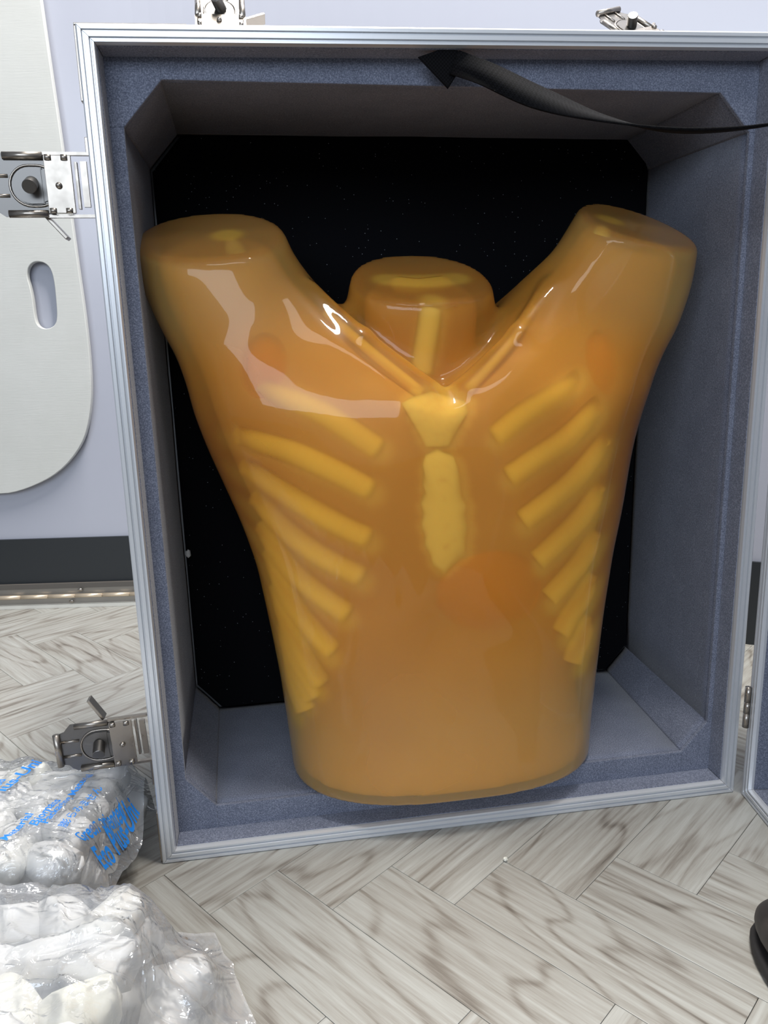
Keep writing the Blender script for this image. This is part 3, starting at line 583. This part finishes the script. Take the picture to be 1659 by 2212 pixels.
soft_tube('humerus', [(.4905, .099, .6165), (.480, .100, .585), (.455, .100, .52), (.44, .10, .47)], [.006, .010, .0115] + [.012] * 13, MT['bone_pale'])
def blob(name, loc, sx, sy, sz, mat):
    bm = bmesh.new(); bmesh.ops.create_uvsphere(bm, u_segments=28, v_segments=18, radius=1); me = tomesh(bm, name, True); o = link(name, me, mat, tor); o.location = loc; o.scale = (sx, sy, sz); return o
blob('shoulder_joint', (.132, .045, .480), .026, .022, .035, MT['organ']); blob('shoulder_joint', (.462, .045, .472), .022, .022, .038, MT['organ'])
blob('heart', (.338, .006, .258), .056, .014, .044, MT['organ'])
# ================= packing bags =================
def peanut_mesh(seed):
    bm = bmesh.new(); bmesh.ops.create_uvsphere(bm, u_segments=16, v_segments=12, radius=1)
    for v_ in bm.verts:
        c = v_.co; rr = (abs(c.x) ** 3 + abs(c.y) ** 3) ** (1 / 3); L = (rr ** 6 + abs(c.z) ** 6) ** (1 / 6)
        c /= L; c *= 1 + .10 * mnoise.noise(c * 1.6 + Vector((seed * 7, 0, 0))) + .03 * mnoise.noise(c * 5 + Vector((seed, 3, 0)))
        v_.co = Vector((c.x * .0170, c.y * .0160, c.z * .0255))
    me = tomesh(bm, 'foam_peanut', True); me.materials.append(MT['peanut']); return me
PM = [peanut_mesh(s_) for s_ in range(5)]
def heap(x0, x1, y0, y1, H, edge, group, label, jit, drop=lambda x, y: 0):
    """loose pillow-shaped heap: only its outer layers"""
    out = []; st = .0385
    nx_, ny_, nz_ = int((x1 - x0) / st), int((y1 - y0) / st), 3
    for k in range(nz_):
        for i in range(nx_):
            for j in range(ny_):
                if 0 < i < nx_ - 1 and 0 < j < ny_ - 1 and k < nz_ - 1: continue
                if i == 0: continue
                x = x0 + (i + .5 + .25 * (k % 2)) * st; y = y0 + (j + .5 + .2 * (k % 2)) * st; z = .0175 + k * .0285
                if drop(x, y) > z - .008: pass
                if z > H - drop(x, y): continue
                out.append((x + rnd.uniform(-jit, jit), y + rnd.uniform(-jit, jit), z + rnd.uniform(-.1, .5) * jit))
    for p in out:
        o = link('foam_peanut', PM[rnd.randrange(5)], label=label, cat='packing peanut', group=group); o.location = p
        o.rotation_euler = (math.pi / 2 + rnd.uniform(-.45, .45), rnd.uniform(0, 3.1), rnd.uniform(0, 3.1)); s_ = rnd.uniform(.90, 1.06); o.scale = (s_, s_, s_)
    return out
RB = (-.58, -.262, .545, .722); FB = (-.54, -.130, .28, .533)
pr = heap(RB[0], RB[1], RB[2], RB[3], .095, 0, 'white packing peanuts in the printed rear bag', 'white starch foam packing peanut inside the bag with blue printing', .003)
pf = heap(FB[0], FB[1], FB[2], FB[3], .092, 0, 'white packing peanuts in the plain front bag', 'white starch foam packing peanut inside the plain clear bag in front', .004, lambda x, y: .055 * max(0, (x + .225) / .07) if x > -.225 else 0)
def film_sheet(x0, y0, xb, yb, peas, amp, h, zoff=0.0):
    """crinkled sheet over the heap; xb(y), yb(x) give its wavy far edges"""
    nx_, ny_ = int((xb(y0) - x0) / h) + 1, int((yb(x0) - y0) / h) + 1; T = np.linspace(0, 1, nx_); S_ = np.linspace(0, 1, ny_)
    A = np.zeros((nx_, ny_)); B = np.zeros((nx_, ny_))
    for i in range(nx_):
        for j in range(ny_):
            y = y0 + (yb(x0 + T[i] * (xb(y0) - x0)) - y0) * S_[j]; A[i, j] = x0 + (xb(y) - x0) * T[i]; B[i, j] = y
    Hh = np.full(A.shape, .0025)
    for (px, py, pz) in peas:
        d2 = ((A - px) ** 2 + (B - py) ** 2) / .022 ** 2; top = pz + .0225 - .0045 * d2 - .036 * np.clip(d2 - 1.5, 0, None); Hh = np.maximum(Hh, top)
    for _ in range(40):
        P = np.pad(Hh, 1, mode='edge'); Hh = np.maximum(Hh, (P[:-2, 1:-1] + P[2:, 1:-1] + P[1:-1, :-2] + P[1:-1, 2:]) / 4)
    for _ in range(3):
        P = np.pad(Hh, 1, mode='edge'); Hh = np.maximum((P[:-2, 1:-1] + P[2:, 1:-1] + P[1:-1, :-2] + P[1:-1, 2:]) / 4, Hh - .001)
    def ridge(a, b, s_): return max(0, 1 - abs(mnoise.noise(Vector((a, b, s_)))) * 6.5) ** 1.3
    W_ = np.array([[ridge(A[i, j] * 9 + B[i, j] * 5, B[i, j] * 24 - A[i, j] * 6, 1.3) * 1.0 + .7 * ridge(A[i, j] * 30 + B[i, j] * 20, B[i, j] * 16 - A[i, j] * 22, 5.1) + .5 * mnoise.noise(Vector((A[i, j] * 60, B[i, j] * 60, 4.3))) for j in range(ny_)] for i in range(nx_)])
    return A, B, Hh + amp * W_ * np.clip(Hh / .02, .35, 1)
def film_obj(name, data, mat, label):
    A, B, Hh = data; nx_, ny_ = Hh.shape; V = np.stack([A, B, Hh], -1).reshape(-1, 3)
    F = [(i * ny_ + j, (i + 1) * ny_ + j, (i + 1) * ny_ + j + 1, i * ny_ + j + 1) for i in range(nx_ - 1) for j in range(ny_ - 1)]
    return link(name, mesh(name, V, F, True), mat, label=label, cat='bag')
wob = lambda t, s_, a=.006: a * mnoise.noise(Vector((t * 16, s_, 0))) + a * .4 * mnoise.noise(Vector((t * 60, s_, 3)))
rd = film_sheet(-.60, .525, lambda y: -.243 + wob(y, 1, .003) - max(0, y - .64) * .17, lambda x: .752 + wob(x, 2), pr, .0034, .0026)
rbag = film_obj('plastic_bag', rd, MT['film'], 'clear crinkled plastic bag with blue printing, holding packing peanuts behind the plain bag')
fd_ = film_sheet(-.58, .25, lambda y: -.108 + wob(y, 3, .012) - max(0, y - .47) * .55, lambda x: .562 + wob(x, 4), pf, .0062, .0026)
fbag = film_obj('plastic_bag', fd_, MT['film2'], 'plain hazy plastic bag full of packing peanuts, nearest the camera at lower left')
def hz(data, x, y):
    A, B, Hh = data; d2 = (A - x) ** 2 + (B - y) ** 2; w_ = np.exp(-d2 / .006 ** 2); return float((Hh * w_).sum() / w_.sum()) + .0012
def text(body_, p0, p1, thick, hscale, par, data):
    cu = bpy.data.curves.new('t', 'FONT'); cu.body = body_; cu.size = 1; cu.offset = thick; cu.resolution_u = 3
    t = bpy.data.objects.new('t', cu); C.objects.link(t); bpy.context.view_layer.update(); me = bpy.data.meshes.new_from_object(t.evaluated_get(bpy.context.evaluated_depsgraph_get())); bpy.data.objects.remove(t)
    bm = bmesh.new(); bm.from_mesh(me); bmesh.ops.subdivide_edges(bm, edges=[e for e in bm.edges if e.calc_length() > .15], cuts=2, use_grid_fill=False); bmesh.ops.triangulate(bm, faces=bm.faces)
    xs_ = [v_.co.x for v_ in bm.verts]; w_ = max(xs_) - min(xs_); d = Vector((p1[0] - p0[0], p1[1] - p0[1])); L = d.length; d /= L; nrm = Vector((-d.y, d.x)); s_ = L / w_
    for v_ in bm.verts:
        q = Vector(p0) + d * ((v_.co.x - min(xs_)) * s_) + nrm * (v_.co.y * hscale); v_.co = Vector((q.x, q.y, hz(data, q.x, q.y) + .0012))
    me2 = bpy.data.meshes.new('printed_text'); bm.to_mesh(me2); bm.free(); link('printed_text', me2, MT['ink'], par)
for a in (("Eco Plus-Uni", (-.375, .594), (-.352, .687), .022, .0170), ("Biomass", (-.311, .583), (-.306, .622), .018, .0112), ("Packaging Material", (-.303, .586), (-.291, .662), .018, .0112), ("膨らみません", (-.285, .580), (-.274, .640), .006, .0100),
          ("Green oriented", (-.267, .569), (-.2555, .641), .018, .0112), ("Eco Plus-Uni", (-.2515, .572), (-.2495, .660), .022, .0150), ("Material", (-.326, .560), (-.320, .597), .018, .0112), ("Green oriented", (-.3765, .575), (-.374, .657), .018, .0112)):
    text(a[0], a[1], a[2], a[3], a[4], rbag, rd)
# ================= small things =================
def crumb(name, loc, s_, label):
    bm = bmesh.new(); bmesh.ops.create_icosphere(bm, subdivisions=2, radius=1)
    for v_ in bm.verts: v_.co *= 1 + .5 * mnoise.noise(v_.co * 2 + Vector(loc) * 9)
    o = link(name, tomesh(bm, name), MT['peanut'], label=label, cat='foam crumb'); o.location = loc; o.scale = s_; return o
loc = case.matrix_basis @ Vector((.0235, .2395, .2545))
crumb('foam_crumb', loc, (.003, .003, .0055), 'white foam crumb stuck to the left wall inside the case'); crumb('foam_crumb', (.110, .647, .0025), (.0022, .002, .0025), 'tiny white foam crumb on the floor in front of the case')
# shoe whose toe enters at the right edge
shoe = link('shoe', None, label='dark grey rubber shoe toe on the floor at the lower right edge', cat='shoe'); shoe.location = (.3330, .552, 0); shoe.rotation_euler = (0, 0, math.radians(-90))
def loft(name, secs, mat, n=28, sq=2.3, z0=0):
    bm = bmesh.new(); rings = []
    for x_, hwid, zb, zt, cy in secs:
        rg = []
        for k in range(n):
            a = 2 * math.pi * k / n; c, s_ = math.cos(a), math.sin(a); yy = math.copysign(abs(c) ** (2 / sq), c) * hwid; zz = (zb + zt) / 2 + math.copysign(abs(s_) ** (2 / sq), s_) * (zt - zb) / 2; rg.append(bm.verts.new((x_, cy + yy, zz)))
        rings.append(rg)
    for a, b in zip(rings, rings[1:]):
        for k in range(n): bm.faces.new((a[k], a[(k + 1) % n], b[(k + 1) % n], b[k]))
    bm.faces.new(rings[0][::-1]); bm.faces.new(rings[-1]); o = link(name, tomesh(bm, name, True), mat, shoe); md = o.modifiers.new('s', 'SUBSURF'); md.levels = md.render_levels = 1
loft('upper', [(.0005, .012, .014, .026, 0), (.004, .026, .008, .036, 0), (.014, .034, .006, .046, .0), (.035, .042, .006, .056, .0), (.07, .0425, .006, .066, .0), (.12, .036, .006, .078, 0), (.18, .031, .006, .09, 0), (.24, .036, .006, .10, -.004), (.275, .030, .006, .10, -.004), (.285, .016, .01, .09, -.004)], MT['shoe'])
loft('sole', [(-.001, .014, .0, .010, 0), (.004, .030, 0, .013, 0), (.014, .036, 0, .013, .0), (.035, .0435, 0, .013, .0), (.07, .044, 0, .013, .0), (.14, .036, 0, .014, 0), (.2, .034, 0, .018, 0), (.27, .034, 0, .018, -.004), (.288, .018, 0, .016, -.004)], MT['sole'], sq=4)
